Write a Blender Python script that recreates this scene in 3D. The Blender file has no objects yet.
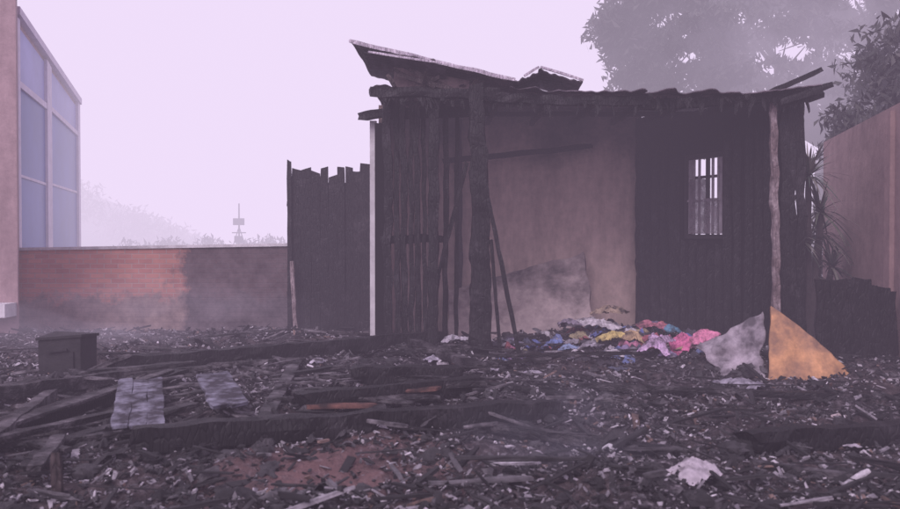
import bpy, math, random
from mathutils import Vector, Matrix, Euler, noise
random.seed(7)
R=random.random
def U(a,b): return a+(b-a)*random.random()
scene=bpy.context.scene
scene.view_settings.view_transform='Standard'
scene.view_settings.look='None'
scene.view_settings.exposure=0

# ---------------------------------------------------------------- materials
def newmat(name):
    m=bpy.data.materials.new(name); m.use_nodes=True
    nt=m.node_tree
    return m,nt,nt.nodes['Principled BSDF']
def N(nt,t,**kw):
    n=nt.nodes.new(t)
    for k,v in kw.items(): setattr(n,k,v)
    return n
def noi(nt,scale,detail=6,rough=.6,vec=None):
    n=N(nt,'ShaderNodeTexNoise'); n.inputs['Scale'].default_value=scale
    n.inputs['Detail'].default_value=min(detail,4.5); n.inputs['Roughness'].default_value=rough
    if vec is not None: nt.links.new(vec,n.inputs['Vector'])
    return n
def ramp(nt,fac,stops):
    r=N(nt,'ShaderNodeValToRGB'); nt.links.new(fac,r.inputs['Fac'])
    e=r.color_ramp.elements
    while len(e)<len(stops): e.new(.5)
    for i,(p,c) in enumerate(stops):
        e[i].position=p; e[i].color=(c[0],c[1],c[2],1) if hasattr(c,'__len__') else (c,c,c,1)
    return r
def mixc(nt,fac,a,b,mode='MIX'):
    m=N(nt,'ShaderNodeMix'); m.data_type='RGBA'; m.blend_type=mode
    def s(sock,v):
        if hasattr(v,'links') or hasattr(v,'is_linked'): nt.links.new(v,sock)
        elif hasattr(v,'__len__'): sock.default_value=(v[0],v[1],v[2],1)
        else: sock.default_value=v
    s(m.inputs['Factor'],fac); s(m.inputs['A'],a); s(m.inputs['B'],b)
    return m.outputs['Result']
def bump(nt,b,h,strength=.5,dist=.02):
    n=N(nt,'ShaderNodeBump'); n.inputs['Strength'].default_value=strength; n.inputs['Distance'].default_value=dist
    nt.links.new(h,n.inputs['Height']); nt.links.new(n.outputs['Normal'],b.inputs['Normal']); return n
def objco(nt,scale=None):
    tc=N(nt,'ShaderNodeTexCoord')
    if scale is None: return tc.outputs['Object']
    mp=N(nt,'ShaderNodeMapping'); mp.inputs['Scale'].default_value=scale
    nt.links.new(tc.outputs['Object'],mp.inputs['Vector']); return mp.outputs['Vector']

def mat_col(name,rough=.85,var=.6,scale=14,bs=.4,bd=.01,soot=0.0,dobump=True,ss=3.1,st=.46):
    m,nt,b=newmat(name)
    at=N(nt,'ShaderNodeAttribute'); at.attribute_name='Col'
    co=objco(nt)
    n=noi(nt,scale,4,.65,co)
    r=ramp(nt,n.outputs['Fac'],[(.3,1-var),(.7,1+var*.5)])
    c=mixc(nt,1.0,at.outputs['Color'],r.outputs['Color'],'MULTIPLY')
    if soot>0:
        n2=noi(nt,ss,4,.7,co)
        r2=ramp(nt,n2.outputs['Fac'],[(st,0),(st+.16,soot)])
        c=mixc(nt,r2.outputs['Color'],c,(.03,.027,.03))
    nt.links.new(c,b.inputs['Base Color'])
    b.inputs['Roughness'].default_value=rough
    if dobump:
        n3=noi(nt,scale*4,2,.6,co); bump(nt,b,n3.outputs['Fac'],bs,bd)
    return m
M_debris=mat_col('debris_mat',.85,.6,18,dobump=False)
M_cloth=mat_col('cloth_mat',.95,.5,16,.6,.015,.85,ss=5.5,st=.47)
M_paper=mat_col('paper_mat',.9,.35,25,.3,.005,.6,ss=9)

def mat_char(name,base=(.009,.008,.009),ash=(.05,.045,.05),amt=.64,sc=(18,18,5),rough=.6):
    m,nt,b=newmat(name)
    co=objco(nt); cs=objco(nt,sc)
    v=N(nt,'ShaderNodeTexVoronoi'); v.feature='DISTANCE_TO_EDGE'; v.inputs['Scale'].default_value=1.6
    nt.links.new(cs,v.inputs['Vector'])
    n=noi(nt,3.0,5,.7,co)
    r=ramp(nt,n.outputs['Fac'],[(amt-.1,base),(amt+.14,ash)])
    n2=noi(nt,2.0,4,.7,cs)
    r2=ramp(nt,n2.outputs['Fac'],[(.3,.45),(.7,1.5)])
    c=mixc(nt,1.0,r.outputs['Color'],r2.outputs['Color'],'MULTIPLY')
    nt.links.new(c,b.inputs['Base Color'])
    b.inputs['Roughness'].default_value=rough
    b.inputs['Specular IOR Level'].default_value=.3
    rv=ramp(nt,v.outputs['Distance'],[(0,0),(.12,1)])
    bump(nt,b,rv.outputs['Color'],.6,.01)
    return m
M_char=mat_char('charred_wood')
M_charh=mat_char('charred_wood_fallen',sc=(6,14,16),ash=(.16,.145,.155),amt=.57)
M_charbrown=mat_char('charred_brown',base=(.03,.022,.022),ash=(.12,.09,.088),amt=.52)
M_ashpost=mat_char('ash_post',base=(.16,.12,.12),ash=(.42,.35,.36),amt=.5,rough=.9)
M_fascia=mat_char('pale_sheet_edge',base=(.45,.40,.46),ash=(.6,.55,.6),amt=.5,rough=.9)

def mat_plaster(name,base,dark,zlo,zhi,amt=.5,low=0.0,sc=1.0,streak=.5):
    m,nt,b=newmat(name)
    co=objco(nt)
    sx=N(nt,'ShaderNodeSeparateXYZ'); nt.links.new(co,sx.inputs[0])
    n=noi(nt,1.1*sc,5,.62,co); 
    mr=N(nt,'ShaderNodeMapRange'); mr.inputs['From Min'].default_value=zlo; mr.inputs['From Max'].default_value=zhi
    mr.inputs['To Min'].default_value=-.25; mr.inputs['To Max'].default_value=.45
    nt.links.new(sx.outputs['Z'],mr.inputs['Value'])
    ad=N(nt,'ShaderNodeMath',operation='ADD'); nt.links.new(n.outputs['Fac'],ad.inputs[0]); nt.links.new(mr.outputs[0],ad.inputs[1])
    r=ramp(nt,ad.outputs[0],[(amt-.12,0),(amt+.2,1)])
    n2=noi(nt,5*sc,5,.7,co)
    b2=ramp(nt,n2.outputs['Fac'],[(.25,[x*.75 for x in base]),(.75,[min(1,x*1.15) for x in base])])
    c=mixc(nt,r.outputs['Color'],b2.outputs['Color'],dark)
    st=noi(nt,1.0,4,.7,objco(nt,(1.9,1.9,.5)))
    rs=ramp(nt,st.outputs['Fac'],[(.35,.55),(.62,1.1)])
    c=mixc(nt,streak,c,rs.outputs['Color'],'MULTIPLY')
    nt.links.new(c,b.inputs['Base Color']); b.inputs['Roughness'].default_value=.9
    b.inputs['Specular IOR Level'].default_value=.2
    n3=noi(nt,14,4,.7,co); bump(nt,b,n3.outputs['Fac'],.5,.02)
    return m
M_inner=mat_plaster('sooty_plaster',(.58,.44,.39),(.035,.03,.032),1.5,4.0,.73,streak=.75)
M_slab=mat_plaster('fallen_plaster',(.46,.375,.37),(.07,.06,.062),-.6,2.6,.60,sc=2.2,streak=.6)
M_gable=mat_plaster('gable_masonry',(.38,.28,.28),(.04,.035,.04),1,6,.72,sc=3)
M_black=mat_plaster('burnt_black_wall',(.05,.043,.047),(.010,.009,.010),-1.2,1.5,.42)
M_pink=mat_plaster('pink_render',(.42,.30,.31),(.2,.15,.16),0,14,.75)
M_pinkr=mat_plaster('pink_render_r',(.36,.25,.24),(.17,.12,.12),0,6,.74,streak=.3)
M_white=mat_plaster('white_paint',(.7,.68,.70),(.2,.19,.2),-4,12,.75)

def mat_brick():
    m,nt,b=newmat('brick_wall_mat')
    co=objco(nt)
    sx=N(nt,'ShaderNodeSeparateXYZ'); nt.links.new(co,sx.inputs[0])
    cx=N(nt,'ShaderNodeCombineXYZ'); nt.links.new(sx.outputs['X'],cx.inputs['X']); nt.links.new(sx.outputs['Z'],cx.inputs['Y'])
    br=N(nt,'ShaderNodeTexBrick'); nt.links.new(cx.outputs[0],br.inputs['Vector'])
    br.inputs['Scale'].default_value=1; br.inputs['Brick Width'].default_value=.24; br.inputs['Row Height'].default_value=.085
    br.inputs['Mortar Size'].default_value=.009; br.inputs['Mortar Smooth'].default_value=.3
    br.inputs['Color1'].default_value=(.62,.29,.23,1); br.inputs['Color2'].default_value=(.48,.21,.18,1)
    br.inputs['Mortar'].default_value=(.50,.35,.32,1)
    n=noi(nt,1.6,5,.7,co)
    mr=N(nt,'ShaderNodeMapRange'); mr.inputs['From Min'].default_value=.3; mr.inputs['From Max'].default_value=.8
    mr.inputs['To Min'].default_value=.36; mr.inputs['To Max'].default_value=-.10
    nt.links.new(sx.outputs['Z'],mr.inputs['Value'])
    ad=N(nt,'ShaderNodeMath',operation='ADD'); nt.links.new(n.outputs['Fac'],ad.inputs[0]); nt.links.new(mr.outputs[0],ad.inputs[1])
    r=ramp(nt,ad.outputs[0],[(.5,0),(.62,1)])
    n2=noi(nt,4,5,.7,co)
    pl=ramp(nt,n2.outputs['Fac'],[(.3,(.17,.125,.12)),(.7,(.42,.31,.29))])
    c=mixc(nt,r.outputs['Color'],br.outputs['Color'],pl.outputs['Color'])
    mr2=N(nt,'ShaderNodeMapRange'); mr2.inputs['From Min'].default_value=-4.85; mr2.inputs['From Max'].default_value=-4.4
    nt.links.new(sx.outputs['X'],mr2.inputs['Value'])
    n4=noi(nt,2.2,5,.75,co)
    ad2=N(nt,'ShaderNodeMath',operation='MULTIPLY_ADD'); nt.links.new(mr2.outputs[0],ad2.inputs[0]); ad2.inputs[1].default_value=.45
    nt.links.new(n4.outputs['Fac'],ad2.inputs[2])
    r3=ramp(nt,ad2.outputs[0],[(.62,0),(.82,.92)])
    dk=ramp(nt,n2.outputs['Fac'],[(.3,(.04,.034,.04)),(.7,(.15,.125,.138))])
    c=mixc(nt,r3.outputs['Color'],c,dk.outputs['Color'])
    n5=noi(nt,.9,4,.6,co); r5=ramp(nt,n5.outputs['Fac'],[(.35,.75),(.65,1.15)])
    c=mixc(nt,1.0,c,r5.outputs['Color'],'MULTIPLY')
    nt.links.new(c,b.inputs['Base Color']); b.inputs['Roughness'].default_value=.9
    inv=N(nt,'ShaderNodeMath',operation='SUBTRACT'); inv.inputs[0].default_value=1; nt.links.new(br.outputs['Fac'],inv.inputs[1])
    bump(nt,b,inv.outputs[0],.5,.01)
    return m
M_brick=mat_brick()

def mat_ground():
    m,nt,b=newmat('ash_ground')
    co=objco(nt)
    n=noi(nt,16,5,.8,co); n.inputs['Detail'].default_value=6
    c1=ramp(nt,n.outputs['Fac'],[(.3,(.012,.011,.012)),(.49,(.034,.030,.034)),(.58,(.12,.106,.116)),(.70,(.36,.32,.35))])
    nb=noi(nt,.55,4,.6,co)
    rb=ramp(nt,nb.outputs['Fac'],[(.46,0),(.6,.6)])
    n2=noi(nt,9,5,.7,co)
    brn=ramp(nt,n2.outputs['Fac'],[(.3,(.03,.022,.023)),(.7,(.16,.12,.118))])
    c=mixc(nt,rb.outputs['Color'],c1.outputs['Color'],brn.outputs['Color'])
    vs=N(nt,'ShaderNodeVectorMath',operation='DISTANCE'); nt.links.new(co,vs.inputs[0]); vs.inputs[1].default_value=(-.75,5.6,0.1)
    ns=N(nt,'ShaderNodeMath',operation='MULTIPLY_ADD'); nt.links.new(n2.outputs['Fac'],ns.inputs[0]); ns.inputs[1].default_value=2.2
    nt.links.new(vs.outputs['Value'],ns.inputs[2])
    mrr=N(nt,'ShaderNodeMapRange'); mrr.inputs['From Min'].default_value=1.3; mrr.inputs['From Max'].default_value=2.1
    mrr.inputs['To Min'].default_value=.75; mrr.inputs['To Max'].default_value=0; nt.links.new(ns.outputs[0],mrr.inputs['Value'])
    c=mixc(nt,mrr.outputs[0],c,(.24,.14,.135))
    nt.links.new(c,b.inputs['Base Color']); b.inputs['Roughness'].default_value=.95
    b.inputs['Specular IOR Level'].default_value=.2
    n3=noi(nt,22,5,.75,co); bump(nt,b,n3.outputs['Fac'],1.0,.04)
    return m
M_ground=mat_ground()

def mat_simple(name,col,rough=.8,var=.3,scale=5,bs=.2,metal=0):
    m,nt,b=newmat(name); co=objco(nt)
    n=noi(nt,scale,5,.65,co)
    r=ramp(nt,n.outputs['Fac'],[(.3,[x*(1-var) for x in col]),(.7,[min(1,x*(1+var)) for x in col])])
    nt.links.new(r.outputs['Color'],b.inputs['Base Color']); b.inputs['Roughness'].default_value=rough; b.inputs['Metallic'].default_value=metal
    n3=noi(nt,scale*6,3,.7,co); bump(nt,b,n3.outputs['Fac'],bs,.01)
    return m
M_glass=mat_simple('blue_glass',(.05,.08,.27),.35,.2,.8,.02); 
M_glassp=mat_simple('pale_blind_glass',(.24,.25,.48),.4,.2,.8,.02)
for g_ in (M_glass,M_glassp): g_.node_tree.nodes['Principled BSDF'].inputs['Specular IOR Level'].default_value=.25
M_frame=mat_simple('window_frame',(.48,.42,.52),.6,.15)
M_barm=mat_simple('window_bar_paint',(.34,.31,.34),.6,.3,6)
M_roof=mat_plaster('scorched_roof_sheet',(.26,.22,.25),(.025,.022,.025),2.6,5.0,.5,sc=2)
M_foam=mat_plaster('foam_mat',(.74,.40,.20),(.28,.17,.12),-2.5,2.4,.66,sc=4)
M_tarp=mat_plaster('tarp_mat',(.46,.41,.45),(.10,.09,.10),-2,3.0,.56,sc=5)
M_plank=mat_plaster('pale_plank',(.40,.40,.49),(.05,.046,.055),-2,2,.53,sc=6)
M_greyp=mat_plaster('grey_splinter',(.34,.31,.33),(.06,.055,.06),-2,2,.50,sc=6)
M_brown=mat_plaster('brown_plank',(.28,.13,.10),(.04,.03,.03),-2,2,.6,sc=4)
M_rust=mat_simple('burnt_metal',(.022,.02,.022),.7,.5,8,.4,.2)
M_foliage=mat_col('foliage_mat',.8,.3,3,dobump=False)
M_bark=mat_simple('bark',(.05,.04,.04),.9,.4,6,.6)
M_hill=mat_simple('hill_mat',(.06,.06,.065),.9,.5,.6,.5)
M_mast=mat_simple('mast_mat',(.05,.05,.06),.7,.2)
# murky pane added to dim the bright view through the window, part see-through
M_dimpane=bpy.data.materials.new('murky_dimming_pane'); M_dimpane.use_nodes=True; nt=M_dimpane.node_tree
b=nt.nodes['Principled BSDF']; b.inputs['Base Color'].default_value=(.22,.19,.22,1); b.inputs['Roughness'].default_value=.6
n=noi(nt,7,4,.6,objco(nt)); r=ramp(nt,n.outputs['Fac'],[(.35,.40),(.62,.85)]); nt.links.new(r.outputs['Color'],b.inputs['Alpha'])

# ---------------------------------------------------------------- mesh builder
class MB:
    def __init__(s): s.v=[];s.f=[];s.c=[]
    def add(s,vs,fs,col=(.5,.5,.5)):
        o=len(s.v); s.v+= [tuple(v) for v in vs]
        s.f+=[tuple(i+o for i in f) for f in fs]; s.c+=[col]*len(fs)
    def box(s,x0,x1,y0,y1,z0,z1,col=(.5,.5,.5)):
        vs=[(x,y,z) for z in(z0,z1) for y in(y0,y1) for x in(x0,x1)]
        s.add(vs,[(0,2,3,1),(4,5,7,6),(0,1,5,4),(2,6,7,3),(0,4,6,2),(1,3,7,5)],col)
    def prism(s,poly,z0,z1,col=(.5,.5,.5)):
        n=len(poly)
        zt=z1 if hasattr(z1,'__len__') else [z1]*n
        vs=[(p[0],p[1],z0) for p in poly]+[(p[0],p[1],zt[i]) for i,p in enumerate(poly)]
        fs=[(i,(i+1)%n,n+(i+1)%n,n+i) for i in range(n)]
        s.add(vs,[tuple(range(n))[::-1],tuple(range(n,2*n))]+fs,col)
    def beam(s,p0,p1,w,h,col=(.5,.5,.5),segs=8,rough=.15,sag=0,taper=1.0,ragged=.5,endk=.8,warp=1.0):
        p0=Vector(p0);p1=Vector(p1);d=(p1-p0);L=d.length;d.normalize()
        up=Vector((0,0,1)) if abs(d.z)<.9 else Vector((0,-1,0))
        a=d.cross(up).normalized(); b=a.cross(d).normalized()
        ph=U(0,100)
        base=[(-1,-1),(0,-1.05),(1,-1),(1.05,0),(1,1),(0,1.05),(-1,1),(-1.05,0)]
        n=8;vs=[];fs=[]
        sl=[(R()-.5)*ragged,(R()-.5)*ragged]
        for i in range(segs+1):
            t=i/segs; k=1+(taper-1)*t
            if i==segs: k*=endk
            if i==0: k*=.85
            c=p0+d*(L*t)+Vector((0,0,-sag*math.sin(math.pi*t)))
            c+=(a*(noise.noise(Vector((ph,t*3*L,1)))*w*rough*1.6)+b*(noise.noise(Vector((ph,t*3*L,9)))*h*rough*1.6))*warp
            for j,(u,v) in enumerate(base):
                q=1+rough*2*noise.noise(Vector((ph+j*1.7,t*L*6,3.3)))
                off=0
                if i in(0,segs): off=u*sl[0]*w+v*sl[1]*h*.4+(R()-.5)*ragged*min(w,h)*.6
                vs.append(c+a*(u*w/2*k*q)+b*(v*h/2*k*q)+d*off)
        for i in range(segs):
            for j in range(n):
                fs.append((i*n+j,i*n+(j+1)%n,(i+1)*n+(j+1)%n,(i+1)*n+j))
        fs.append(tuple(range(n))[::-1]); fs.append(tuple(segs*n+j for j in range(n)))
        s.add(vs,fs,col)
    def chip(s,c,sx,sy,sz,rot,col):
        m=rot; c=Vector(c)
        k=[1+(R()-.5)*.9 for _ in range(4)]
        pts=[(-1,-1),(1,-1),(1,1),(-1,1)]
        vs=[]
        for z in(-1,1):
            for i,(x,y) in enumerate(pts):
                vs.append(c+m@Vector((x*sx/2*k[i],y*sy/2*k[(i+1)%4],z*sz/2)))
        s.add(vs,[(3,2,1,0),(4,5,6,7),(0,1,5,4),(1,2,6,5),(2,3,7,6),(3,0,4,7)],col)
    def grid(s,fn,nu,nv,col,thick=None):
        vs=[fn(i/nu,j/nv) for j in range(nv+1) for i in range(nu+1)]
        fs=[(j*(nu+1)+i,j*(nu+1)+i+1,(j+1)*(nu+1)+i+1,(j+1)*(nu+1)+i) for j in range(nv) for i in range(nu)]
        s.add(vs,fs,col)
    def build(s,name,mat,parent=None,smooth=False,solid=0):
        me=bpy.data.meshes.new(name); me.from_pydata(s.v,[],s.f)
        ca=me.color_attributes.new('Col','FLOAT_COLOR','CORNER')
        buf=[]
        for f,c in zip(s.f,s.c): buf+= [c[0],c[1],c[2],1.0]*len(f)
        ca.data.foreach_set('color',buf)
        if smooth: me.polygons.foreach_set('use_smooth',[True]*len(me.polygons))
        me.materials.append(mat); me.update()
        o=bpy.data.objects.new(name,me); scene.collection.objects.link(o)
        if parent: o.parent=parent
        if solid:
            md=o.modifiers.new('sol','SOLIDIFY'); md.thickness=solid; md.offset=0
        return o
def empty(name):
    e=bpy.data.objects.new(name,None); scene.collection.objects.link(e); return e

# ---------------------------------------------------------------- ground
def fb(x,y,s,o=4):
    return noise.fractal(Vector((x*s,y*s,3.7)),.8,2.0,o)
def gh(x,y):
    mx=max(0,1-max(0,abs(x)-7.5)/2); my=max(0,min(1,(y-2)/1.5))*max(0,min(1,(15.2-y)/1.5))
    m=mx*my
    h=.10+.13*fb(x,y,.55)+.08*fb(x+9,y,1.9)+.04*fb(x,y+5,6)
    h+=.10*math.exp(-((x+.3)**2/6+(y-7.6)**2/1.3))
    h+=.10*math.exp(-((x-.5)**2/8+(y-10.2)**2/1.0))
    h+=.18*math.exp(-((x-1.8)**2/3+(y-12.3)**2/.9))
    h-=.06*math.exp(-((x+.7)**2/.8+(y-5.5)**2/.25))
    return max(-.05,h)*m
def axis(lo,hi,step,far):
    a=[];v=lo
    while v<hi: a.append(v); v+=step
    a.append(hi)
    d=step; l=[];v=lo
    while v>-far: d*=1.5; v-=d; l.append(v)
    d=step; r=[];v=hi
    while v<far: d*=1.5; v+=d; r.append(v)
    return l[::-1]+a+r
xs=axis(-8,8,.05,700); ys=axis(3.2,15.4,.05,700)
g=MB(); nx=len(xs)
vs=[(x,y,gh(x,y) if(-10<x<10 and 2<y<16) else 0) for y in ys for x in xs]
fs=[(j*nx+i,j*nx+i+1,(j+1)*nx+i+1,(j+1)*nx+i) for j in range(len(ys)-1) for i in range(nx-1)]
g.add(vs,fs); g.build('ground',M_ground,smooth=True)

# ---------------------------------------------------------------- neighbouring building (left)
nb=empty('neighbouring_house')
m=MB(); m.prism([(-13,13),(-6.5,13),(-7.62,15.3),(-13,15.3)],0,7.2); m.build('rendered_front_block',M_pink,nb)
m=MB(); m.prism([(-13,12.65),(-6.52,12.65),(-6.52,12.998),(-13,12.998)],.46,.66); m.build('white_ledge',M_white,nb)
A=Vector((-7.85,15.6)); B=Vector((-9.04,21))
m=MB(); m.prism([A,B,(-16,21),(-16,15.6)],0,[5.66,4.88,4.9,5.66]); m.build('rear_block',M_pink,nb)
def facade(t0,t1,z0a,z1a,z0b,z1b,off0,off1,mb):
    d=(B-A).normalized(); n=Vector((d.y,-d.x)); n=n if n.x>0 else -n
    P=[A+(B-A)*t0+n*off0,A+(B-A)*t1+n*off0,A+(B-A)*t1+n*off1,A+(B-A)*t0+n*off1]
    zt=[z1a,z1b,z1b,z1a]
    vs=[(p.x,p.y,z) for p,z in zip(P,[z0a,z0b,z0b,z0a])]+[(p.x,p.y,z) for p,z in zip(P,zt)]
    mb.add(vs,[(0,1,2,3),(7,6,5,4),(0,4,5,1),(1,5,6,2),(2,6,7,3),(3,7,4,0)])
m=MB(); facade(.02,.40,1.0,4.4,1.0,4.3,.005,.03,m); facade(.47,.97,1.0,4.3,1.0,4.1,.005,.03,m)
m.build('glass_panes',M_glass,nb)
m=MB(); facade(.02,.40,4.5,5.52,4.4,5.25,.005,.02,m);facade(.47,.96,4.4,5.2,4.2,4.82,.005,.02,m); m.build('glass_panes_upper',M_glassp,nb)
m=MB(); facade(0,1,5.66,5.8,4.88,5.02,-.1,.12,m); facade(.40,.47,1.0,5.3,1.0,5.2,.004,.08,m)
facade(.96,1.0,1.0,4.95,1.0,4.9,.004,.08,m); facade(.0,.03,1.0,5.6,1.0,5.6,.004,.08,m)
facade(.05,.395,2.75,2.80,2.72,2.77,.03,.05,m); facade(.475,.955,2.75,2.80,2.72,2.77,.03,.05,m)
facade(.03,.4,4.38,4.5,4.28,4.4,.03,.07,m); facade(.47,.96,4.3,4.4,4.1,4.2,.03,.07,m); m.build('window_frames',M_frame,nb)

# ---------------------------------------------------------------- brick wall
bw=empty('brick_boundary_wall')
m=MB(); m.prism([(-8.6,15),(-2.3,15),(-2.3,15.2),(-8.6,15.2)],-.1,[1.40,1.50,1.50,1.40]); m.build('brick_body',M_brick,bw)
m=MB()
P=[(-8.6,14.96),(-2.3,14.96),(-2.3,15.24),(-8.6,15.24)]
m.add([(p[0],p[1],z) for p,z in zip(P,[1.402,1.502,1.502,1.402])]+[(p[0],p[1],z) for p,z in zip(P,[1.45,1.55,1.55,1.45])],[(3,2,1,0),(4,5,6,7),(0,1,5,4),(1,2,6,5),(2,3,7,6),(3,0,4,7)])
m.build('coping',M_white,bw)

# ---------------------------------------------------------------- charred fence
m=MB(); x=-2.62; i=0
m.beam((-2.64,14.25,0),(-2.64,14.25,2.90),.07,.07,segs=10,rough=.1)
TOP=[2.74,2.76,2.70,2.80,2.66,2.78,2.80,2.74,2.84,2.86,2.82,2.88]
while x<-1.2:
    w=U(.12,.19); top=TOP[i%12]+U(-.03,.03)
    m.beam((x+w/2,14.3+U(-.012,.012),0),(x+w/2+U(-.01,.01),14.3,top),w*.99,.04,segs=14,rough=.07,ragged=.4,endk=.95)
    x+=w; i+=1
m.beam((-2.7,14.36,.7),(-1.2,14.36,.72),.05,.09,segs=6); m.beam((-2.7,14.36,2.2),(-1.2,14.36,2.22),.05,.09,segs=6)
m.box(-2.6,-1.2,14.345,14.36,0,2.55)
m.build('charred_plank_fence',M_char)
m=MB(); m.beam((-2.52,14.1,0),(-2.58,14.12,1.25),.06,.06,segs=8,rough=.2); m.build('scorched_stake',M_ashpost)

# ---------------------------------------------------------------- burned house
H=empty('burned_wooden_house')
m=MB(); m.box(-.98,3.05,13.8,13.95,0,3.62); m.build('back_wall',M_inner,H)
m=MB(); m.box(-.98,-.86,11.9,13.798,0,3.45); m.build('side_wall',M_inner,H)
P0=Vector((3.05,13.795)); P1=Vector((4.42,11.3)); dd=(P1-P0); nn=Vector((dd.y,-dd.x)).normalized()
if nn.y>0: nn=-nn
def seg(mb,t0,t1,z0,z1,o0=0,o1=.12):
    a=P0+dd*t0;b=P0+dd*t1
    mb.prism([a+nn*o0,b+nn*o0,b-nn*o1,a-nn*o1],z0,z1)
m=MB(); seg(m,0,.353,0,3.5); seg(m,.353,.62,0,1.64); seg(m,.353,.62,2.84,3.5); seg(m,.62,1,0,3.5)
m.build('right_wall',M_black,H)
m=MB()
seg(m,.345,.365,1.62,2.86,.03,.10); seg(m,.608,.628,1.62,2.86,.03,.10)
seg(m,.365,.608,2.79,2.86,.03,.1); seg(m,.365,.608,1.62,1.68,.03,.1); 
seg(m,.478,.496,1.68,2.79,-.02,.06); seg(m,.365,.608,2.50,2.54,-.02,.05)
m.build('window_frame',M_rust,H)
m=MB()
for t in(.40,.437,.53,.568): seg(m,t-.005,t+.005,1.68,2.8,-.03,.0)
seg(m,.366,.607,2.16,2.19,-.045,-.031)
seg(m,.372,.392,1.69,2.78,.02,.04); seg(m,.585,.604,1.69,2.78,.02,.04)
m.build('window_bars',M_barm,H)
m=MB(); seg(m,.394,.476,1.69,2.49,.065,.069); seg(m,.498,.583,1.69,2.2,.065,.069); m.build('window_dimming_panes',M_dimpane,H)  # translucent panes added to lower the window's brightness
m=MB()
for i in range(16):
    t=i/16+.03
    if .33<t<.64: 
        continue
    a=P0+dd*t+nn*.06
    m.beam((a.x,a.y,0),(a.x+U(-.03,.03),a.y,3.35),U(.10,.17),.04,segs=12,rough=.15)
for i in range(5):
    t=.36+i*.06; a=P0+dd*t+nn*.06
    m.beam((a.x,a.y,0),(a.x,a.y,1.55+U(-.1,.04)),U(.10,.16),.04,segs=8,rough=.15)
m.build('right_wall_boards',M_char,H)
m=MB()
x=-.86
while x<-.18:
    w=U(.05,.11)
    m.beam((x+w/2,11.3+U(-.05,.05),0),(x+w/2+U(-.04,.04),11.3+U(-.05,.05),3.5+U(-.2,.1)),w*.95,.06,segs=22,rough=.28,ragged=.6)
    x+=w*U(1.1,1.6)
m.beam((-.9,11.38,3.25),(.5,11.38,3.3),.08,.14,segs=8)
m.beam((-.9,11.38,1.6),(-.1,11.38,1.62),.08,.1,segs=8)
m.beam((-.07,11.2,0),(-.05,11.25,3.3),.06,.05,segs=14,rough=.35)
m.beam((.08,11.6,0),(.10,11.6,3.3),.05,.05,segs=14,rough=.35)
m.build('front_wall_boards',M_char,H)
m=MB(); m.box(-1.09,-1.0,11.78,11.86,0,3.22); m.build('door_jamb',M_white,H)
m=MB(); m.box(-.998,-.86,11.5,11.775,0,3.15); m.build('door_reveal',M_black,H)
m=MB(); m.beam((-1.2,11.7,3.26),(-.75,11.7,3.33),.2,.1,segs=6); m.build('door_lintel',M_char,H)
m=MB()
m.beam((.40,10.62,-.05),(.33,10.66,3.5),.27,.24,segs=50,rough=.13,taper=.62,endk=1,warp=.5)
m.beam((-.22,10.9,0),(-.2,10.95,3.5),.12,.11,segs=26,rough=.18,endk=1)
m.beam((.22,11.2,2.6),(-.15,11.2,1.15),.05,.06,segs=8)
m.beam((-.15,11.2,1.15),(-.3,11.2,.1),.05,.05,segs=8)
m.beam((.46,10.45,2.1),(.86,10.35,.08),.05,.05,segs=10)
m.beam((.5,10.5,1.6),(.62,10.5,.1),.04,.04,segs=10)
m.beam((3.02,13.6,0),(3.02,13.6,3.5),.16,.14,segs=14,rough=.2,endk=1)
m.beam((.15,13.7,0),(.14,13.7,3.5),.09,.06,segs=14,rough=.2,endk=1)
m.beam((-.1,13.2,2.80),(2.2,13.4,3.05),.07,.08,segs=10)
for x in (4.27,4.38,4.5): m.beam((x,11.08+U(-.03,.03),0),(x+U(-.03,.03),11.1,3.3+U(-.1,.1)),.11,.06,segs=14,rough=.25)
m.build('charred_posts',M_char,H)
m=MB(); m.beam((4.16,10.98,0),(4.10,11.0,3.35),.08,.07,segs=26,rough=.22); m.build('ash_covered_post',M_ashpost,H)
m=MB()
m.beam((.2,10.85,3.40),(2.5,10.9,3.34),.12,.11,segs=20,rough=.2,sag=.02)
m.beam((2.35,10.95,3.31),(4.68,10.95,3.44),.12,.12,segs=20,rough=.2,sag=.02)
m.beam((-1.0,10.9,3.45),(.6,10.85,3.42),.12,.12,segs=12,rough=.2)
m.beam((3.95,10.8,3.42),(4.62,10.8,3.72),.05,.06,segs=6)
m.beam((4.1,10.78,3.32),(4.74,10.75,3.53),.06,.08,segs=6)
for x in [-.8,-.1,.6,1.25,1.9,2.5,3.1,3.7,4.3]:
    m.beam((x,10.82+U(-.05,.05),3.38),(x+U(-.1,.1),14.0,3.48),.07,.09,segs=12,rough=.2)
for y in (11.8,12.8): m.beam((-.9,y,3.46),(4.4,y,3.46),.1,.06,segs=14)
for i in range(130):
    x=U(-.9,4.5); m.beam((x,10.85,3.38),(x+U(-.06,.06),10.83,3.34-abs(random.gauss(0,.10))),U(.015,.07),.02,segs=4,rough=.3,taper=.5)
m.build('roof_timbers',M_char,H)
def corr(mb,o,u,v,nu,nv,amp,wave,nz=.04,rag=.06,sd=0,sagf=None,col=(.5,.5,.5)):
    o=Vector(o);u=Vector(u);v=Vector(v);n=u.cross(v).normalized()
    def fn(a,b):
        e=rag*noise.noise(Vector((a*9+sd,0,sd)))*max(0,1-b*5)
        p=o+u*a+v*(b+e)
        p+=n*(amp*math.sin(a*u.length/wave*2*math.pi)+nz*noise.noise(p*1.3+Vector((sd,sd,0)))*2)
        if sagf: p.z+=sagf(a,b)
        return p
    mb.grid(fn,nu,nv,col)
m=MB()
sg=lambda a,b: -.035*math.sin(math.pi*a)*(1-b)
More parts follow.
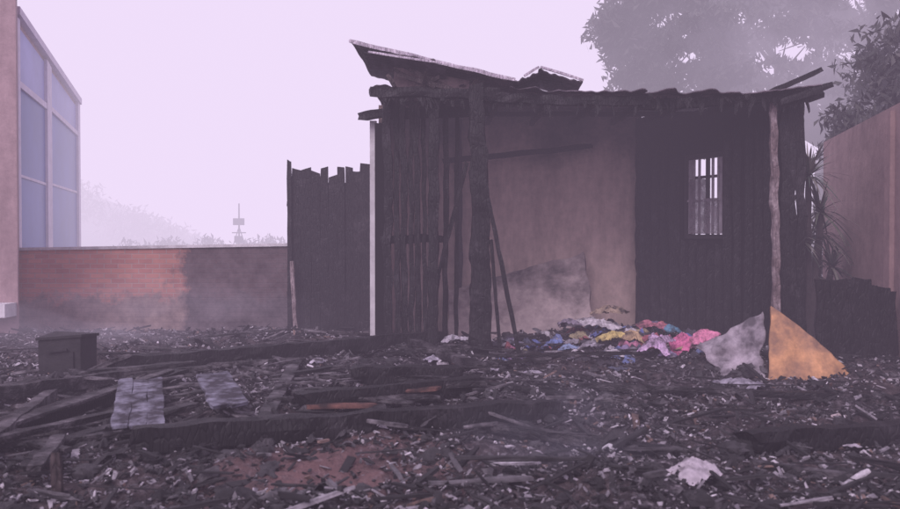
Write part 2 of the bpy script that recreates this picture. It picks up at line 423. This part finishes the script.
corr(m,(.75,10.75,3.50),(1.7,0,-.05),(0,3.4,.14),80,12,.003,.14,.018,.12,3,sg)
corr(m,(2.3,10.72,3.44),(2.3,0,.06),(0,3.45,.16),100,12,.003,.14,.018,.12,4,sg)
corr(m,(-1.0,11.3,3.55),(1.9,0,0),(0,2.8,.05),80,12,.008,.14,.04,.15,8)
m.build('roof_sheets',M_roof,H,solid=.012)
m=MB()
corr(m,(-1.22,10.75,4.03),(2.0,0,-.47),(.05,2.2,.02),90,10,.004,.14,.02,.04,5)
corr(m,(-1.05,10.62,3.93),(1.0,.1,-.16),(.0,.7,-.1),50,8,.004,.14,.04,.2,15)
corr(m,(.74,10.8,3.55),(.40,0,.16),(.1,1.5,.0),20,8,.004,.14,.04,.1,6)
corr(m,(1.10,10.78,3.72),(.55,0,-.16),(.1,1.5,.0),24,8,.004,.14,.04,.1,7)
m.build('lifted_roof_sheet',M_roof,H,solid=.016)
m=MB()
m.beam((-1.24,10.70,4.05),(.80,10.70,3.575),.03,.045,segs=20,rough=.2)
m.beam((.92,10.74,3.63),(1.10,10.74,3.735),.02,.03,segs=4,rough=.2)
m.beam((1.12,10.72,3.74),(1.65,10.72,3.575),.02,.03,segs=6,rough=.2)
m.beam((-1.0,10.60,3.90),(-.1,10.62,3.76),.02,.025,segs=6,rough=.2)
m.build('fascia_strip',M_fascia,H)
m=MB(); m.prism([(-.72,11.12),(.25,11.12),(.25,13.5),(-.72,13.5)],3.52,[3.84,3.64,3.62,3.80]); m.build('gable_masonry',M_gable,H)
m=MB()
for i in range(9):
    m.beam((U(-.9,.4),U(10.75,11),3.5),(U(-.9,.5),U(10.75,11),3.70+U(-.1,.06)),.04,.05,segs=4)
m.build('broken_rafters',M_charbrown,H)
m=MB()
def fn(a,b):
    top=.80+.60*a+.05*noise.fractal(Vector((a*3,0,2)),.8,2,4)
    z=top*b
    return (-.02+2.1*a+.06*noise.noise(Vector((b*4,a,8))), 12.35+1.05*b+.03*noise.noise(Vector((a*4,b*3,1))), z)
m.grid(fn,60,20,(.5,.5,.5)); m.build('fallen_plaster_panel',M_slab,H,solid=.07)

# ---------------------------------------------------------------- right neighbour wall, plants
rw=empty('garden_boundary_wall')
m=MB(); m.prism([(6.12,14.2),(4.9,7.2),(5.1,7.2),(6.32,14.2)],-.1,[3.2,3.35,3.35,3.2]); m.build('wall_body',M_pinkr,rw)
m=MB(); m.prism([(5.36,10.3),(4.98,8.1),(5.06,8.1),(5.44,10.3)],.95,1.08); m.build('ledge',M_pink,rw)
m=MB(); m.prism([(5.49,10.95),(5.46,10.75),(5.6,10.75),(5.62,10.95)],0,3.2); m.build('pier',M_pinkr,rw)
m=MB()
x=4.48
while x<5.36:
    w=U(.09,.16); m.beam((x,10.4+U(-.03,.03),0),(x+U(-.03,.03),10.45,1.12+.05*noise.noise(Vector((x*6,0,0)))-max(0,x-5.0)*.5),w,.06,segs=8,rough=.2,ragged=.25,endk=1); x+=w*.62
m.build('charred_low_fence',M_char)
m=MB(); m.beam((5.05,9.3,.0),(4.98,9.35,.9),.04,.04,segs=10); m.build('burnt_stake',M_char)

def yucca(name,px,py,base,heads):
    e=empty(name)
    t=MB()
    for (x,y,z,r,n) in heads:
        t.beam((px,py,0),(x,y,z),.07,.07,segs=8,rough=.2)
    t.build('stems',M_bark,e)
    l=MB()
    for (x,y,z,r,n) in heads:
        for i in range(n):
            az=U(0,6.28); el=U(-.5,1.4); L=r*U(.7,1.2); w=U(.015,.03)
            d=Vector((math.cos(az)*math.cos(el),math.sin(az)*math.cos(el),math.sin(el)))
            sd=d.cross(Vector((0,0,1))).normalized()
            c=random.choice([(.08,.11,.085),(.12,.14,.10),(.24,.23,.20),(.06,.065,.055)])
            pts=[];K=5
            for k in range(K+1):
                t_=k/K; p=Vector((x,y,z))+d*L*t_+Vector((0,0,-L*.45*t_*t_*(1-el/2)))
                ww=w*(1-t_)**.6
                pts+= [p-sd*ww,p+sd*ww]
            l.add(pts,[(2*k,2*k+1,2*k+3,2*k+2) for k in range(K)],c)
    l.build('leaves',M_foliage,e)
yucca('yucca_plant',5.1,12.3,0,[(5.05,12.2,2.5,.65,90),(5.3,12.4,2.0,.55,70),(4.95,12.3,1.6,.5,70)])
yucca('yucca_plant',5.5,13.0,0,[(5.55,13.0,1.7,.6,80),(5.3,13,1.1,.55,90),(5.7,12.9,1.2,.5,70)])

def leafball(mb,c,rx,ry,rz,n,size,cols):
    c=Vector(c)
    for _ in range(n):
        v=Vector((random.gauss(0,1),random.gauss(0,1),random.gauss(0,1))).normalized()*(R()**.45)
        p=c+Vector((v.x*rx,v.y*ry,v.z*rz))
        if noise.noise(p*.9)<-.2: continue
        s=size*U(.5,1.3); rot=Euler((U(0,6.3),U(0,6.3),U(0,6.3))).to_matrix()
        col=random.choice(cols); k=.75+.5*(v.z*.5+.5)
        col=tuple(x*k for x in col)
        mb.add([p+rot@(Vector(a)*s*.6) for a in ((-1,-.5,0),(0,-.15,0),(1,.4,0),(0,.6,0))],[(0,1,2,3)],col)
FC=[(.030,.034,.030),(.045,.048,.04),(.020,.022,.020),(.062,.064,.056)]
def tree(name,bx,by,h,crown,lsize=.2,cl=20,dens=170):
    e=empty(name); t=MB()
    top=Vector((bx+.2,by,h*.55))
    t.beam((bx,by,-.1),top,.5,.5,segs=12,rough=.15,taper=.6)
    l=MB()
    for (cx,cy,cz,r) in crown:
        t.beam(top-Vector((0,0,U(0,1.2))),(cx,cy,cz),.18,.18,segs=8,rough=.3,taper=.25)
        for i in range(cl):
            v=Vector((random.gauss(0,1),random.gauss(0,1),random.gauss(0,.8))).normalized()*r*U(.45,1.05)
            rr=U(.3,.62)
            q=Vector((cx,cy,cz))+v
            if i%3==0: t.beam((cx,cy,cz),q,.05,.05,segs=4,rough=.3,taper=.3)
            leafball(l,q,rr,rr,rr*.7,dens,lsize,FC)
    t.build('trunk_and_limbs',M_bark,e); l.build('foliage',M_foliage,e)
tree('broadleaf_tree',9.2,21.5,9,[(6.0,21,6.4,1.2),(4.9,21.5,5.6,.8),(5.3,21.3,7.5,1.0),(4.3,21.4,6.7,.7),(7.4,21.8,6.8,1.5),(9.2,21,6.6,1.6),(10.8,22,7.2,1.6),(7.8,20.8,5.4,1.4),(9.6,20.5,4.9,1.3),(11.4,21,5.6,1.5),(6.9,22,8.2,1.2),(9.0,21.5,8.2,1.6),(12.2,21,7.8,1.4),(6.6,21,4.7,.9)],.2,26,170)
tree('broadleaf_tree',8.6,16.4,5,[(8.7,16.9,4.6,1.1),(9.6,16.6,4.2,1.0),(8.2,16.2,3.8,.8),(7.7,15.9,3.5,.7),(8.2,15.8,4.6,.8),(9.0,15.9,3.6,.8)],.16,20,120)
m=MB()
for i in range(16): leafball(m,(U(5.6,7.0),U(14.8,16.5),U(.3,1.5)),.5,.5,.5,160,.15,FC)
m.build('shrub_hedge',M_foliage)

# ---------------------------------------------------------------- background
m=MB()
def fn(a,b):
    x=-48+42*a; y=44+14*b
    prof=6.0*max(0,1-max(0,(x+26))/13) if x>-26 else 6.0
    prof=max(0,prof); prof=prof*(.9+.12*noise.fractal(Vector((x*.3,y*.3,0)),.8,2,4))+.35*noise.noise(Vector((x*1.3,y,2)))*(1 if prof>.2 else .4)
    return (x,y,-.3+(prof+.5)*math.sin(min(1,b)*math.pi*.5))
m.grid(fn,120,24,(.5,.5,.5)); m.build('background_hill',M_hill)
m=MB()
for i in range(60):
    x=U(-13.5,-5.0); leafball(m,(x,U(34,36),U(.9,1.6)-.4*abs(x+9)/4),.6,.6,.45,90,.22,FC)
for i in range(80):
    x=U(-28,-13); z=5.4*max(0,1-max(0,x+24)/11); leafball(m,(x,U(47,53),z+U(-.9,.5)),1.0,1.0,.8,90,.3,FC)
m.build('distant_trees',M_foliage)
m=MB()
m.beam((-7.8,32,0),(-7.8,32,2.95),.05,.05,segs=4,rough=0,ragged=0)
m.box(-8.0,-7.6,31.9,32.0,2.15,2.4); m.box(-8.05,-7.55,31.93,32.02,1.85,1.89); m.box(-7.95,-7.65,31.88,31.95,1.5,1.75)
m.beam((-8.05,32,1.3),(-7.8,32,2.1),.03,.03,segs=2,rough=0); m.beam((-7.55,32,1.3),(-7.8,32,2.1),.03,.03,segs=2,rough=0)
m.build('distant_sign_mast',M_mast)

# ---------------------------------------------------------------- debris
def rotm(tilt): return (Euler((random.gauss(0,tilt),random.gauss(0,tilt),U(0,6.28)))).to_matrix()
def dcol(big=False,x=0,y=0):
    r=R()
    pale=noise.noise(Vector((x*.9,y*.9,31)))>-.15
    if not pale: r*=.88
    if r<(.70 if big else .48): k=U(.010,.035); return (k,k*.92,k)
    if r<(.86 if big else .69): k=U(.06,.16); return (k,k*.92,k)
    if r<(.945 if big else .87): k=U(.2,.40); return (k,k*.92,k*1.01)
    if r<(.975 if big else .95): k=U(.42,.75); return (k,k*.94,k)
    k=U(.5,1); return (.24*k,.16*k,.135*k)
def dpos():
    while True:
        y=4.3+10*R()**1.1; x=U(-.62,.62)*y
        if y<10.5 or x<4.3:
            if (x+.7)**2/.7+(y-5.55)**2/.12<1 and R()<.6: continue
            return x,y
def cloth(mb,x,y,z,w,d,h,col,ph=None,n=22,tilt=0,edge=.5):
    ph=U(0,99) if ph is None else ph; a=U(0,6.28); ca,sa=math.cos(a),math.sin(a)
    tx,ty=U(-tilt,tilt),U(-tilt,tilt)
    def fn(u,v):
        X=(u-.5)*w;Y=(v-.5)*d
        rr=((u-.5)**2+(v-.5)**2)*4
        e=1+edge*noise.noise(Vector((math.atan2(v-.5,u-.5)*1.3,ph,0)))
        X*=e;Y*=e
        r1=1-abs(noise.noise(Vector((X*7+ph,Y*7,ph))))*2; r2=1-abs(noise.noise(Vector((X*16,Y*16+ph,1))))*2
        Z=h*max(-.1,(1-rr*.75))*(.45+.5*r1)+.03*r2*min(1,w*3)+X*tx+Y*ty
        return (x+X*ca-Y*sa,y+X*sa+Y*ca,z+Z)
    mb.grid(fn,n,n,col)
rub=empty('fire_debris')
m=MB()
for i in range(42000):
    x,y=dpos(); s=U(.005,.020)*(1+.05*y)
    if noise.noise(Vector((x*1.6,y*1.6,17)))<-.15 and R()<.6: continue
    m.chip((x,y,gh(x,y)+U(0,.03)),s*U(.7,3.2),s,s*.35,rotm(.5),dcol(False,x,y))
m.build('fine_flakes',M_debris,rub)
m=MB()
for i in range(2600):
    x,y=dpos(); s=U(.018,.045)
    if noise.noise(Vector((x*.8,y*.8,7)))<-.1 and R()<.8: continue
    m.chip((x,y,gh(x,y)+U(.0,.04)),s*U(1,3.6),s,U(.006,.02),rotm(.4),dcol(True,x,y))
m.build('chips',M_debris,rub)
m=MB()
for i in range(260):
    x,y=dpos(); w=U(.06,.2); k=U(.010,.04) if R()<.8 else U(.05,.16)
    cloth(m,x,y,gh(x,y)+U(.0,.03),w,w*U(.3,.8),U(.02,.07),(k,k*.92,k),n=9,tilt=.6,edge=.9)
m.build('curled_char_sheets',M_debris,rub)
m=MB()
for i in range(850):
    x,y=dpos(); L=U(.08,.45)*(1 if R()<.85 else 2); a=U(0,6.28); 
    dx,dy=math.cos(a)*L/2,math.sin(a)*L/2*.8
    z0=gh(x-dx,y-dy)+U(.01,.11); z1=gh(x+dx,y+dy)+U(.01,.11)
    w=U(.01,.035)
    m.beam((x-dx,y-dy,z0),(x+dx,y+dy,z1),w,w*U(.3,.9),dcol(True,x,y) if R()<.6 else (.014,.012,.014),segs=5,rough=.25)
m.build('sticks',M_debris,rub)
m=MB()
for i in range(700):
    x,y=dpos(); r=U(.02,.09); k=U(.01,.06); c=(k,k*.92,k)
    vs=[];nu,nv=8,5;ph=U(0,50)
    for j in range(nv+1):
        for q in range(nu):
            th=math.pi*j/nv; a=2*math.pi*q/nu
            v=Vector((math.sin(th)*math.cos(a),math.sin(th)*math.sin(a),math.cos(th)*.6))
            v*=r*(1+.8*noise.noise(v*1.6+Vector((ph,0,0)))); vs.append(v+Vector((x,y,gh(x,y)+r*.1)))
    fs=[(j*nu+q,j*nu+(q+1)%nu,(j+1)*nu+(q+1)%nu,(j+1)*nu+q) for j in range(nv) for q in range(nu)]
    m.add(vs,fs,c)
m.build('clods',M_debris,rub)

def log(name,pts,w,h,mat=M_charh,segs=36,rough=.13,lift=.08):
    m=MB(); (x0,y0),(x1,y1)=pts
    m.beam((x0,y0,gh(x0,y0)+lift),(x1,y1,gh(x1,y1)+lift),w,h,segs=segs,rough=rough,ragged=.8,warp=.6); return m.build(name,mat)
log('charred_beam',((-3.6,9.2),(-.1,11.2)),.14,.16,M_char,lift=.12)
log('charred_beam',((-2.15,5.85),(.85,6.85)),.15,.17,M_char,lift=.11)
log('charred_beam',((2.1,6.1),(4.4,6.9)),.14,.15,M_char,lift=.08)
log('charred_beam',((-.75,11.6),(.35,8.9)),.12,.09,lift=.12)
log('charred_beam',((-1.2,7.0),(.3,7.6)),.12,.12,M_char,lift=.10)
log('charred_beam',((-.9,8.0),(.1,8.2)),.2,.16,M_char,lift=.14)
log('charred_beam',((-4.3,7.4),(-2.9,9.3)),.12,.12,lift=.08)
log('charred_beam',((-3.5,5.6),(-2.7,8.8)),.12,.12,M_char,lift=.1)
log('charred_beam',((-2.9,5.2),(-3.6,7.8)),.10,.10,lift=.14)
log('charred_beam',((-1.35,6.1),(-1.75,9.9)),.12,.10,lift=.06)
log('charred_beam',((-.5,6.5),(-1.0,9.9)),.10,.09,lift=.05)
log('charred_beam',((.2,6.6),(2.6,5.4)),.09,.07,lift=.02)
log('charred_beam',((1.2,8.3),(3.9,8.0)),.10,.06,lift=.02)
fp=empty('fallen_plank_heap'); m=MB()
for i in range(18):
    x0=U(-3.6,-2.4); y0=U(4.9,6.6); a=U(1.2,2.3) if R()<.75 else U(.1,3); L=U(.8,2.2)
    x1=x0+math.cos(a)*L; y1=y0+math.sin(a)*L
    m.beam((x0,y0,gh(x0,y0)+U(.03,.14)),(x1,y1,gh(x1,y1)+U(.03,.18)),U(.05,.12),U(.02,.05),segs=14,rough=.12)
for i in range(44):
    x0=U(-4.5,1); y0=U(7.0,12.4); a=U(-.35,.5); L=U(.5,1.7)
    m.beam((x0,y0,gh(x0,y0)+U(.02,.14)),(x0+math.cos(a)*L,y0+math.sin(a)*L,gh(x0+math.cos(a)*L,y0+math.sin(a)*L)+U(.02,.16)),U(.05,.12),U(.02,.05),segs=12,rough=.14)
m.build('planks_dark',M_charh,fp)
m=MB()
for i in range(80):
    x0=U(-4.4,.9); y0=U(6.2,12.6); a=U(-.6,.8); L=U(.10,.5)
    m.beam((x0,y0,gh(x0,y0)+U(.05,.12)),(x0+math.cos(a)*L,y0+math.sin(a)*L,gh(x0+math.cos(a)*L,y0+math.sin(a)*L)+U(.05,.13)),U(.02,.06),U(.01,.025),segs=8,rough=.2)
m.build('planks_grey',M_greyp,fp)
def plank(name,c,L,w,ang,tilt,mat,th=.03,pc=2):
    m=MB(); c=Vector((c[0],c[1],c[2] if len(c)>2 else gh(c[0],c[1])+.14))
    d=Vector((math.cos(ang)*math.cos(tilt),math.sin(ang)*math.cos(tilt),math.sin(tilt)))
    for i in range(pc):
        s=(i+.5)/pc-.5
        o=Vector((-math.sin(ang),math.cos(ang),0))*w*s
        m.beam(c-d*L/2*U(.85,1.05)+o,c+d*L/2*U(.85,1.05)+o,w/pc*.98,th,segs=22,rough=.07,ragged=.5)
    return m.build(name,mat)
plank('scorched_plank',(-2.45,6.8),1.6,.36,1.9,.07,M_plank,pc=3)
plank('scorched_plank',(-1.85,6.95),1.3,.28,1.95,.06,M_plank,pc=2)
plank('brown_plank',(-.45,7.35,gh(-.45,7.35)+.18),.78,.18,.05,0.05,M_brown)
plank('brown_plank',(-.9,7.0,gh(-.9,7.0)+.12),.6,.1,.1,0,M_brown)
m=MB(); m.beam((-2.33,5.1,-.05),(-2.33,5.1,.34),.06,.04,segs=6,rough=.1); m.build('wooden_stake',M_charbrown)
st=empty('burnt_stove'); m=MB()
z=gh(-4.05,9.1)
def jit(b):
    b.v=[(x+.02*noise.noise(Vector((x*3,y*3,z_*3))),y,z_+.04*noise.noise(Vector((x*2,y*2,5)))) for x,y,z_ in b.v]
m.box(-4.27,-3.83,8.95,9.35,z,z+.46); jit(m); m.build('body',M_rust,st)
m=MB(); m.box(-4.29,-3.81,8.93,9.37,z+.462,z+.49); m.box(-4.2,-3.9,8.93,8.948,z+.12,z+.32); m.box(-4.15,-3.95,8.9,8.927,z+.34,z+.36); jit(m); m.build('top_plate_and_door',M_rust,st)

m=MB()
CL=[(.50,.46,.52),(.6,.56,.6),(.14,.18,.42),(.2,.25,.48),(.38,.32,.2),(.08,.07,.09),(.55,.22,.34),(.42,.14,.16),(.25,.2,.33),(.1,.11,.16),(.06,.055,.065),(.05,.045,.055),(.3,.28,.32)]
for i in range(230):
    x=U(.4,3.6); y=11.25+random.gauss(0,.5); z=gh(x,y)
    hp=.14*math.exp(-((x-2.1)**2/1.4+(y-11.6)**2/.35))
    cloth(m,x,y,z+hp+U(-.02,.03),U(.06,.28),U(.05,.18),U(.03,.11),random.choice(CL),n=14,tilt=.4,edge=1.0)
for (px,py,z,w,h,c) in [(2.1,11.2,.24,.5,.12,(.62,.50,.20)),(2.4,11.2,.2,.45,.10,(.55,.40,.24)),(1.95,11.7,.45,.6,.12,(.6,.56,.6)),
    (2.65,11.1,.2,.34,.12,(.50,.14,.18)),(2.95,10.9,.20,.46,.18,(.78,.2,.40)),(3.14,10.75,.16,.38,.15,(.78,.28,.44)),(2.55,10.6,.18,.38,.13,(.68,.48,.70)),(2.7,11.4,.3,.36,.12,(.5,.18,.24)),
    (1.35,11.3,.22,.36,.12,(.2,.27,.55)),(1.5,11.1,.17,.34,.1,(.30,.38,.58)),(2.9,11.4,.26,.34,.10,(.12,.28,.40)),(.1,11.0,.12,.3,.08,(.5,.47,.53)),
    (1.75,10.9,.15,.3,.08,(.40,.37,.43)),(2.2,11.85,.5,.5,.12,(.42,.32,.24)),(1.6,11.7,.34,.4,.1,(.3,.26,.33)),(.85,11.4,.14,.34,.08,(.45,.45,.55))]:
    cloth(m,px,py,gh(px,py)+z*.6,w,w*.7,h,c,tilt=.3,edge=.9)
m.build('clothes_pile',M_cloth)
m=MB()
for (x,y,w,h,c) in [(1.10,5.95,.13,.05,(.75,.72,.76)),(1.52,5.35,.30,.09,(.50,.45,.49)),(3.35,7.4,.18,.05,(.7,.62,.62)),(3.2,7.1,.12,.03,(.6,.5,.5)),(2.35,8.6,.34,.03,(.6,.38,.5)),
    (2.9,6.2,.13,.03,(.5,.45,.5)),(.6,5.9,.10,.03,(.5,.45,.5)),(-.2,10.0,.2,.05,(.45,.42,.5)),(-1.5,9.8,.2,.05,(.5,.47,.53)),(-3.0,8.2,.25,.05,(.35,.32,.38)),(.4,9.1,.2,.05,(.40,.37,.43)),(.9,9.4,.2,.05,(.40,.37,.43))]:
    cloth(m,x,y,gh(x,y)+.03,w,w*.8,h,c,tilt=.3)
for i in range(80):
    x,y=dpos(); k=U(.2,.55); cloth(m,x,y,gh(x,y)+.01,U(.03,.10),U(.03,.08),U(.01,.03),(k,k*.93,k*1.02),n=8,tilt=.5)
m.build('scattered_paper_scraps',M_paper,smooth=True)

m=MB()
a=Vector((3.55,9.55,.86)); b=Vector((3.40,9.25,.04)); c=Vector((4.40,9.35,.08)); 
def fn(u,v):
    base=b.lerp(c,u)
    p=base.lerp(a,v)
    p+=Vector((.03*math.sin(math.pi*v)*u,0,.02*math.sin(math.pi*v)*u))
    p.y+=-.05*math.sin(math.pi*u)*(1-v)+.03*noise.noise(p*4)
    p.z+=.02*noise.noise(p*9)*(1-v)
    p.x+=.02*noise.noise(p*8)
    return p
m.grid(fn,24,24,(.5,.5,.5)); m.build('foam_mattress',M_foam,solid=.05,smooth=True)
m=MB()
q=[Vector((3.49,9.66,.82)),Vector((3.38,9.30,.05)),Vector((2.98,9.45,.10)),Vector((2.80,9.85,.40))]
def fn(u,v):
    p=(q[1].lerp(q[0],v)).lerp(q[2].lerp(q[3],v),u)
    p.y+=.12*noise.noise(p*5); p.z+=.05*noise.noise(p*6+Vector((3,3,3)))-.03*math.sin(math.pi*u)*v
    p.x+=.05*noise.noise(p*7+Vector((9,3,3)))
    return p
m.grid(fn,28,28,(.5,.5,.5)); m.build('grey_tarpaulin',M_tarp,solid=.012,smooth=True)
m=MB(); cloth(m,3.05,9.0,gh(3.05,9.0)+.03,.45,.36,.06,(.36,.34,.40),3); m.build('crumpled_sheet',M_paper,smooth=True)

# ---------------------------------------------------------------- haze (absorbing volumes with their own glow instead of scattering)
def haze(name,x0,x1,y0,y1,z0,z1,dens,col):
    m=bpy.data.materials.new(name+'_mat'); m.use_nodes=True; nt=m.node_tree; nt.nodes.clear()
    o=N(nt,'ShaderNodeOutputMaterial'); ab=N(nt,'ShaderNodeVolumeAbsorption'); em=N(nt,'ShaderNodeEmission'); ad=N(nt,'ShaderNodeAddShader')
    ab.inputs['Color'].default_value=(0,0,0,1); ab.inputs['Density'].default_value=dens
    em.inputs['Color'].default_value=(*col,1); em.inputs['Strength'].default_value=dens  # emission stands in for daylight scattered by the haze
    nt.links.new(ab.outputs[0],ad.inputs[0]); nt.links.new(em.outputs[0],ad.inputs[1]); nt.links.new(ad.outputs[0],o.inputs['Volume'])
    b=MB(); b.box(x0,x1,y0,y1,z0,z1); return b.build(name,m)
haze('glowing_smoke_haze',-300,300,-80,15.58,-2,45,.0072,(.78,.59,.88))
haze('glowing_smoke_bank',-280,280,15.6,580,-1.5,42,.052,(.88,.75,.97))
def wisp(name,c,r,dens,col,sc=1.6,z_off=0,thr=.45):
    """drifting smoke: ellipsoid mesh with noise density and matching self-glow"""
    m=bpy.data.materials.new(name+'_mat'); m.use_nodes=True; nt=m.node_tree; nt.nodes.clear()
    o=N(nt,'ShaderNodeOutputMaterial'); ab=N(nt,'ShaderNodeVolumeAbsorption'); em=N(nt,'ShaderNodeEmission'); ad=N(nt,'ShaderNodeAddShader')
    tc=N(nt,'ShaderNodeTexCoord'); ln=N(nt,'ShaderNodeVectorMath',operation='LENGTH'); nt.links.new(tc.outputs['Object'],ln.inputs[0])
    fo=N(nt,'ShaderNodeMapRange'); fo.inputs['From Min'].default_value=.15; fo.inputs['From Max'].default_value=.95; fo.inputs['To Min'].default_value=1; fo.inputs['To Max'].default_value=0
    nt.links.new(ln.outputs['Value'],fo.inputs['Value'])
    n=noi(nt,sc,3,.6,tc.outputs['Object']); n.inputs['Distortion'].default_value=.6
    mr=N(nt,'ShaderNodeMapRange'); mr.inputs['From Min'].default_value=thr; mr.inputs['From Max'].default_value=.75
    nt.links.new(n.outputs['Fac'],mr.inputs['Value'])
    mu=N(nt,'ShaderNodeMath',operation='MULTIPLY'); nt.links.new(fo.outputs[0],mu.inputs[0]); nt.links.new(mr.outputs[0],mu.inputs[1])
    m2=N(nt,'ShaderNodeMath',operation='MULTIPLY'); nt.links.new(mu.outputs[0],m2.inputs[0]); m2.inputs[1].default_value=dens
    ab.inputs['Color'].default_value=(0,0,0,1); nt.links.new(m2.outputs[0],ab.inputs['Density'])
    em.inputs['Color'].default_value=(*col,1); nt.links.new(m2.outputs[0],em.inputs['Strength'])  # smoke glows by itself, replacing the light it would scatter
    nt.links.new(ab.outputs[0],ad.inputs[0]); nt.links.new(em.outputs[0],ad.inputs[1]); nt.links.new(ad.outputs[0],o.inputs['Volume'])
    b=MB(); nu,nv=16,10; vs=[];fs=[]
    for j in range(nv+1):
        for q_ in range(nu):
            th=math.pi*j/nv; a_=2*math.pi*q_/nu
            vs.append((math.sin(th)*math.cos(a_),math.sin(th)*math.sin(a_),math.cos(th)))
    fs=[(j*nu+q_,(j+1)*nu+q_,(j+1)*nu+(q_+1)%nu,j*nu+(q_+1)%nu) for j in range(nv) for q_ in range(nu)]
    b.add(vs,fs); ob=b.build(name,m); ob.location=c; ob.scale=r
wisp('glowing_smoke_wisp',(-4.8,12.0,.45),(3.4,2.2,.9),.35,(.50,.40,.56))
wisp('glowing_smoke_wisp',(.75,5.9,.25),(.9,.7,.55),.5,(.34,.29,.44),sc=1.1,thr=.4)
wisp('glowing_smoke_wisp',(7.6,17.8,5.6),(3.4,1.4,2.4),.35,(.80,.66,.90),sc=1.0,thr=.40)

# ---------------------------------------------------------------- world, sun, camera
w=bpy.data.worlds.new('World'); scene.world=w; w.use_nodes=True; nt=w.node_tree
bg=nt.nodes['Background']; sk=N(nt,'ShaderNodeTexSky'); sk.sky_type='NISHITA'; sk.sun_disc=False
sk.sun_elevation=math.radians(40); sk.sun_rotation=math.radians(200); sk.dust_density=4; sk.air_density=1
hs=N(nt,'ShaderNodeHueSaturation'); hs.inputs['Saturation'].default_value=.35
nt.links.new(sk.outputs[0],hs.inputs['Color'])
c=mixc(nt,1.0,hs.outputs[0],(1.0,.86,1.09),'MULTIPLY')
nt.links.new(c,bg.inputs['Color']); bg.inputs['Strength'].default_value=.15
sd=bpy.data.lights.new('sun','SUN'); sd.energy=1.25; sd.angle=math.radians(30); sd.color=(1,.92,.94)
so=bpy.data.objects.new('sun',sd); scene.collection.objects.link(so)
so.rotation_euler=(math.radians(50),0,math.radians(-20))
cd=bpy.data.cameras.new('camera'); co_=bpy.data.objects.new('camera',cd); scene.collection.objects.link(co_)
cd.lens=34.6; cd.sensor_width=36; cd.clip_end=2000
cd.dof.use_dof=True; cd.dof.focus_distance=30; cd.dof.aperture_fstop=3.2
co_.location=(0,0,1.6); co_.rotation_euler=(math.radians(90-.96),0,0)
scene.camera=co_
